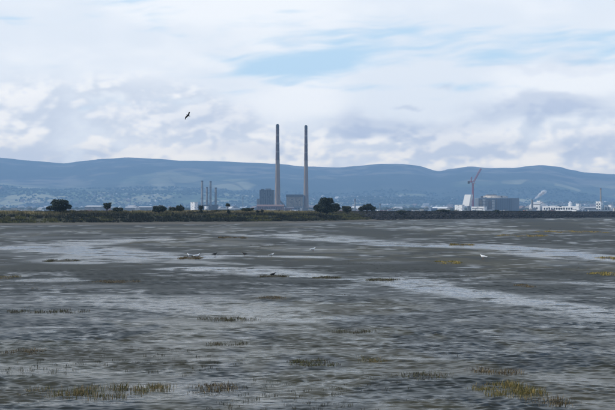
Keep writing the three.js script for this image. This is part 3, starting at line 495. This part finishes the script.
// town and trees on the plain at the foot of the hills
{
  const list = [], trees = [], house = prism(1, 0.6, 0.4, 0.8), crown = new THREE.IcosahedronGeometry(1, 1), cp = crown.attributes.position; for (let i = 0; i < cp.count; i++) { const q = 0.75 + 0.5 * vnoise(cp.getX(i) * 2 + 7, cp.getY(i) * 2, cp.getZ(i) * 2 + 3); cp.setXYZ(i, cp.getX(i) * q, cp.getY(i) * q + 0.6, cp.getZ(i) * q); }
  crown.computeVertexNormals();
  for (let i = 0; i < 9000; i++) {
    const px = rr(-120, 740), d = 3500 + 6200 * Math.pow(rnd(), 0.8), x = XM(px, d), town = fbm(x / 700, d / 500, 12, 3);
    if (town < 0.42 + 0.22 * sst(7200, 9700, d)) continue;
    const k = rnd(), c = k < 0.25 ? [0.5, 0.49, 0.47] : k < 0.6 ? [0.28, 0.27, 0.26] : [0.17, 0.12, 0.1], big = rnd() < 0.03 ? 2.6 : 1;
    list.push([V(x, terrainAt(x, d) - 1, -d), rr(0, 3.14), rr(8, 16) * big, rr(6, 9) * big, c]);
  }
  for (let i = 0; i < 26000; i++) { const px = rr(-120, 740), d = 3450 + 6800 * Math.pow(rnd(), 0.8), x = XM(px, d); if (fbm(x / 420 + 30, d / 260, 3, 3) < 0.42) continue; const k = rr(0.6, 1.4), s = rr(5, 11); trees.push([V(x, terrainAt(x, d) - 1, -d), rnd() * 6.28, s, s * rr(0.6, 0.9), [0.022 * k, 0.032 * k, 0.016 * k]]); }
  stuff('town_houses', house, white, list).userData.label = 'pale houses of the distant town at the foot of the hills';
  stuff('town_trees', crown, mat(1, 1, 1, 0.95), trees).userData.label = 'distant woods and hedges between the town and the hills';
}

// ---------------------------------------------------------------- marsh grass standing in the water
function patch(px, py, wpx, hpx, n, h, cols, label, name = 'marsh_grass_patch') {
  const d = EYE * F / (py - HY), far = d > 50, t = thing(name, label, 'grass patch', V(XM(px, d), 0, -d), 'grass patches standing in the water'), s = d / F, sw = wpx / 2 * s, sd = hpx / 2 * d * d / (EYE * F), P = [[], []];
  n = Math.round(n * (far ? 2.6 : 1.9)); h *= far ? 0.55 : 1;
  const c = [], nc = Math.max(5, Math.round(wpx * (far ? 0.5 : 0.34)));
  for (let i = 0; i < nc; i++) { const a = rnd() * 6.283, r = Math.sqrt(rnd()); c.push([Math.cos(a) * r * sw * 0.95, Math.sin(a) * r * sd * 0.9, rr(0.35, 1.1), rnd() ** 2]); }
  for (let i = 0; i < n; i++) {
    let j = Math.floor(rnd() * c.length); if (rnd() < c[j][3]) j = Math.floor(rnd() * c.length * 0.6);
    const [bx, bz, ch] = c[j], g = Math.sqrt(-2 * Math.log(1 - rnd() * 0.97)) * (far ? 0.16 : 0.085), a = rnd() * 6.283, x = bx + Math.cos(a) * g * (far ? Math.max(1, sw * 0.3) : 1.5), z = bz + Math.sin(a) * g * (far ? Math.max(1, sw * 0.3) : 1.5);
    const hh = h * ch * (0.15 + 0.9 * Math.pow(rnd(), 1.4)), w = rr(0.003, 0.007) * Math.max(1, d / 40), ta = rnd() * 6.283, dx = Math.cos(ta) * w, dz = Math.sin(ta) * w, la = rnd() * 6.283, lk = rnd() * (far ? 1.1 : 0.9) * hh, lx = Math.cos(la) * lk, lz = Math.sin(la) * lk, mx = x + lx * 0.35, mz = z + lz * 0.35, Q = P[rnd() < 0.6 ? 0 : 1];
    Q.push(x - dx, -0.05, z - dz, x + dx, -0.05, z + dz, mx + dx * 0.8, hh * 0.6, mz + dz * 0.8, x - dx, -0.05, z - dz, mx + dx * 0.8, hh * 0.6, mz + dz * 0.8, mx - dx * 0.8, hh * 0.6, mz - dz * 0.8, mx - dx * 0.8, hh * 0.6, mz - dz * 0.8, mx + dx * 0.8, hh * 0.6, mz + dz * 0.8, x + lx, hh, z + lz);
  }
  P.forEach((p, i) => { const g = new THREE.BufferGeometry(); g.setAttribute('position', new THREE.Float32BufferAttribute(p, 3)); g.computeVertexNormals(); part(['dry_blades', 'green_blades'][i], g, cols[i], t).userData.kind = 'stuff'; });
  if (far) {                                                // the matted hummock that the blades grow from
    const ph = rnd() * 50, g = gridGeo(28, 10, (a, b) => { const th = a * 6.2832, q = b, e = (0.55 + 0.75 * fbm(Math.cos(th) * 1.6 + ph, Math.sin(th) * 1.6, 3, 3)); return [Math.cos(th) * q * sw * e, (1 - q * q) * h * 0.34 * (0.5 + fbm(Math.cos(th) * q * 3 + ph, Math.sin(th) * q * 3, 5, 3)) - 0.012, Math.sin(th) * q * sd * e]; });
    part('hummock', g, mudMat, t);
  }
  return t;
}
const mudMat = mat(0.035, 0.03, 0.018, 0.9, { side: THREE.DoubleSide });
const ds = { side: THREE.DoubleSide }, dry = mat(0.18, 0.13, 0.055, 0.9, ds), green = mat(0.085, 0.085, 0.026, 0.9, ds), brown = mat(0.06, 0.045, 0.028, 0.9, ds), straw = mat(0.22, 0.165, 0.05, 0.9, ds), yellow = mat(0.36, 0.27, 0.07, 0.9, ds);
patch(88, 392, 130, 16, 900, 0.19, [dry, green], 'wide straggling grass patch in the bottom left corner');
patch(158, 388, 30, 7, 200, 0.17, [dry, green], 'small grass tuft right of the wide patch at bottom left');
patch(215, 389, 52, 9, 330, 0.15, [brown, dry], 'grass tuft left of centre along the bottom');
patch(508, 392, 62, 20, 1000, 0.19, [straw, green], 'thickest yellow-green grass patch at bottom right');
patch(497, 371, 52, 8, 420, 0.13, [brown, dry], 'brown grass clump just behind the thickest patch');
patch(425, 376, 60, 7, 330, 0.12, [brown, green], 'low brown grass left of the thickest patch');
patch(550, 402, 40, 9, 220, 0.16, [dry, brown], 'sparse grass right of the thickest patch at the bottom');
patch(316, 363, 46, 8, 700, 0.11, [green, brown], 'dark olive grass patch at the middle of the foreground');
patch(367, 360, 24, 6, 280, 0.12, [dry, green], 'small olive tuft right of the middle patch');
patch(350, 332, 44, 4, 330, 0.13, [brown, green], 'short grass strip above the middle patch');
patch(228, 344, 36, 5, 260, 0.12, [brown, green], 'faint brown tuft left of the middle patch');
patch(28, 352, 40, 6, 400, 0.14, [brown, dry], 'brown grass tuft at the left edge of the foreground');
patch(225, 320, 70, 4, 420, 0.15, [brown, green], 'dark grass strip along the bright lane left of centre');
patch(48, 312, 90, 4, 520, 0.16, [brown, green], 'long dark grass strip at left above the tuft');
patch(448, 263, 30, 3.4, 700, 0.30, [yellow, green], 'yellow grass patch right of centre in the middle distance');
patch(605, 274, 30, 3.4, 600, 0.28, [yellow, green], 'yellow grass patch at the right edge, middle distance');
patch(523, 286, 16, 3, 220, 0.24, [dry, brown], 'small tawny tuft above the long bright lane at right');
patch(192, 258, 26, 3, 700, 0.35, [dry, brown], 'tawny grass hummock at the end of the bright patch at left');
patch(62, 261, 34, 2, 500, 0.35, [brown, green], 'dark hummock strip below the bright patch at left');
patch(272, 276.5, 32, 2.4, 600, 0.26, [brown, green], 'dark grass hummock on the bright line at the centre');
patch(325, 278, 26, 2, 480, 0.24, [brown, green], 'dark grass strip right of the centre hummock');
patch(380, 280, 40, 2, 480, 0.24, [brown, green], 'thin dark grass strip at the head of the long right lane');
patch(118, 282, 60, 2.4, 520, 0.24, [brown, dry], 'long tawny strip across the left middle distance');
patch(6, 278, 20, 3, 400, 0.28, [dry, green], 'tawny tuft at the left edge, middle distance');
patch(272, 298, 26, 3, 380, 0.20, [brown, dry], 'small brown strip below the centre hummock');
patch(462, 245, 26, 1.6, 500, 0.45, [yellow, brown], 'far yellow grass streak beside the upper right lane');
patch(570, 232, 70, 2.4, 1100, 0.5, [yellow, dry], 'long far yellow grass streak near the right bank');
patch(522, 236, 60, 1.6, 700, 0.5, [yellow, dry], 'far yellow grass streak left of the long one near the right bank');
patch(610, 258, 26, 2, 400, 0.35, [yellow, dry], 'yellow grass at the right edge on the upper lane');
patch(235, 238, 40, 1.5, 600, 0.5, [dry, brown], 'far tawny streak left of centre near the bank');
{
  const g = bladeClump(9, 1, 0.09, 1.3, 0.5), list = [];
  for (let i = 0; i < 60000 && list.length < 1300; i++) {
    const d = 22 * Math.pow(20, rnd()), x = rr(-0.29, 0.29) * d; const m = fbm(x / 4.5, d / (6 + d * 0.02), 41, 4), k = rr(0.6, 1.4);
    if (m < 0.63 + 0.06 * rnd() || slick(x, d) > 0.55) continue;
    const y = fbm(x / 9, d / 20, 55, 3) > 0.55 ? [0.13, 0.10, 0.04] : [0.055, 0.05, 0.028], s = rr(0.03, 0.09) * Math.max(1, Math.pow(d / 90, 0.6));
    list.push([V(x, 0, -d), rnd() * 6.28, s * 1.3, s, y.map((q) => q * k)]);
  }
  stuff('marsh_stubble', g, white, list).userData.label = 'sparse stubble of marsh grass poking through the water';
}

// ---------------------------------------------------------------- birds
function loft(rings, n = 12) {                              // rings of [x, y, radius y, radius z] along x
  return gridGeo(n, rings.length - 1, (a, b) => { const [x, y, ry, rz] = rings[Math.round(b * (rings.length - 1))], t = a * 2 * Math.PI; return [x, y + Math.sin(t) * ry, Math.cos(t) * rz, a, b]; });
}
const birdWhite = mat(0.75, 0.75, 0.74, 0.8, ds), birdGrey = mat(0.3, 0.32, 0.34, 0.8, ds), birdDark = mat(0.03, 0.028, 0.027, 0.85, ds), legMat = mat(0.3, 0.12, 0.05, 0.7), beakMat = mat(0.4, 0.25, 0.05, 0.6);
function wader(px, py, size, body, wing, turn, label, name, cat, group) {
  const d = EYE * F / (py - HY), b = thing(name, label, cat, V(XM(px, d), 0, -d), group, turn); b.scale.setScalar(size);
  part('body', loft([[-0.26, 0.17, 0.004, 0.03], [-0.16, 0.19, 0.03, 0.05], [-0.06, 0.20, 0.07, 0.075], [0.04, 0.21, 0.085, 0.08], [0.11, 0.235, 0.07, 0.06], [0.145, 0.285, 0.05, 0.036], [0.165, 0.325, 0.045, 0.034], [0.19, 0.33, 0.034, 0.03], [0.212, 0.326, 0.01, 0.009], [0.214, 0.326, 0.001, 0.001]]), body, b);
  part('beak', tube(V(0.208, 0.326, 0), V(0.255, 0.316, 0), 0.009, 0.003, 6), beakMat, b);
  for (const s of [-1, 1]) { part('wing', loft([[-0.30, 0.20, 0.004, 0.004], [-0.18, 0.215, 0.025, 0.01], [-0.02, 0.23, 0.055, 0.014], [0.07, 0.225, 0.04, 0.008], [0.09, 0.225, 0.004, 0.003]]).translate(0, 0, s * 0.075), wing, b); part('leg', tube(V(0.0, -0.05, s * 0.03), V(0.01, 0.15, s * 0.03), 0.007, 0.009, 6), legMat, b); }
}
wader(313, 251.6, 1.25, birdWhite, birdWhite, 0.3, 'white gull standing alone in the water near the centre', 'gull', 'gull', 'white gulls standing in the water');
wader(483, 259.6, 1.25, birdWhite, birdWhite, 2.6, 'white gull standing in the water above the yellow patch at right', 'gull', 'gull', 'white gulls standing in the water');
wader(271.5, 257.4, 1.1, birdWhite, birdGrey, 0, 'white gull left of centre beside the thin bright lane', 'gull', 'gull', 'white gulls standing in the water');
wader(190, 258.2, 1.25, birdWhite, birdGrey, 3, 'white gull, left of two on the tawny hummock', 'gull', 'gull', 'white gulls standing in the water');
wader(197, 258.6, 1.25, birdWhite, birdWhite, 0.4, 'white gull, right of two on the tawny hummock', 'gull', 'gull', 'white gulls standing in the water');
wader(215, 256.2, 1.0, birdDark, birdDark, 0.2, 'dark wading bird left of the thin bright lane', 'wading_bird', 'bird', 'dark wading birds');
wader(244.5, 256, 1.0, birdDark, birdDark, 2.9, 'dark wading bird above the thin bright lane', 'wading_bird', 'bird', 'dark wading birds');
wader(273, 276.8, 0.8, birdDark, birdDark, 0, 'dark wading bird on the centre hummock', 'wading_bird', 'bird', 'dark wading birds');
{
  const d = 150, b = thing('flying_bird', 'dark bird banking in flight against the clouds at upper left', 'bird', at(187.9, 115.4, d)); b.scale.setScalar(1.3);
  part('body', loft([[-0.34, 0, 0.004, 0.06], [-0.24, 0, 0.02, 0.05], [-0.1, 0, 0.05, 0.055], [0.04, 0, 0.068, 0.068], [0.14, 0.005, 0.052, 0.05], [0.2, 0.015, 0.04, 0.04], [0.25, 0.01, 0.026, 0.026], [0.28, 0, 0.01, 0.01], [0.31, -0.008, 0.002, 0.002]]), birdDark, b).quaternion.setFromUnitVectors(V(1, 0, 0), V(-0.45, 0.12, 0.88).normalize());
  const wing = (pts) => {   // leading edge points with chords: [x, y, z, chord]
    return gridGeo(12, 24, (a, q) => { const f = q * (pts.length - 1), i = Math.min(pts.length - 2, Math.floor(f)), t = f - i, p = pts[i].map((v, k) => lerp(v, pts[i + 1][k], t)), th = a * 2 * Math.PI, c = 0.72 * p[3] * Math.sqrt(Math.max(0.02, 1 - Math.pow(q, 6))); return [p[0] + (Math.cos(th) * 0.5 + 0.25) * c * 0.75, p[1] + Math.sin(th) * c * 0.06 - (Math.cos(th) * 0.5) * c * 0.5, p[2] - Math.cos(th) * 0.5 * c * 0.7, a, q]; });
  };
  part('wing', wing([[0, 0, 0.03, 0.2], [0.06, 0.14, 0.04, 0.21], [0.10, 0.26, 0.03, 0.19], [0.2, 0.36, -0.05, 0.05]]), birdDark, b);
  part('wing', wing([[0, 0, 0.03, 0.2], [-0.12, -0.1, 0.05, 0.22], [-0.24, -0.22, 0.03, 0.19], [-0.28, -0.42, -0.05, 0.06]]), birdDark, b);
}
renderer.render(scene, camera);
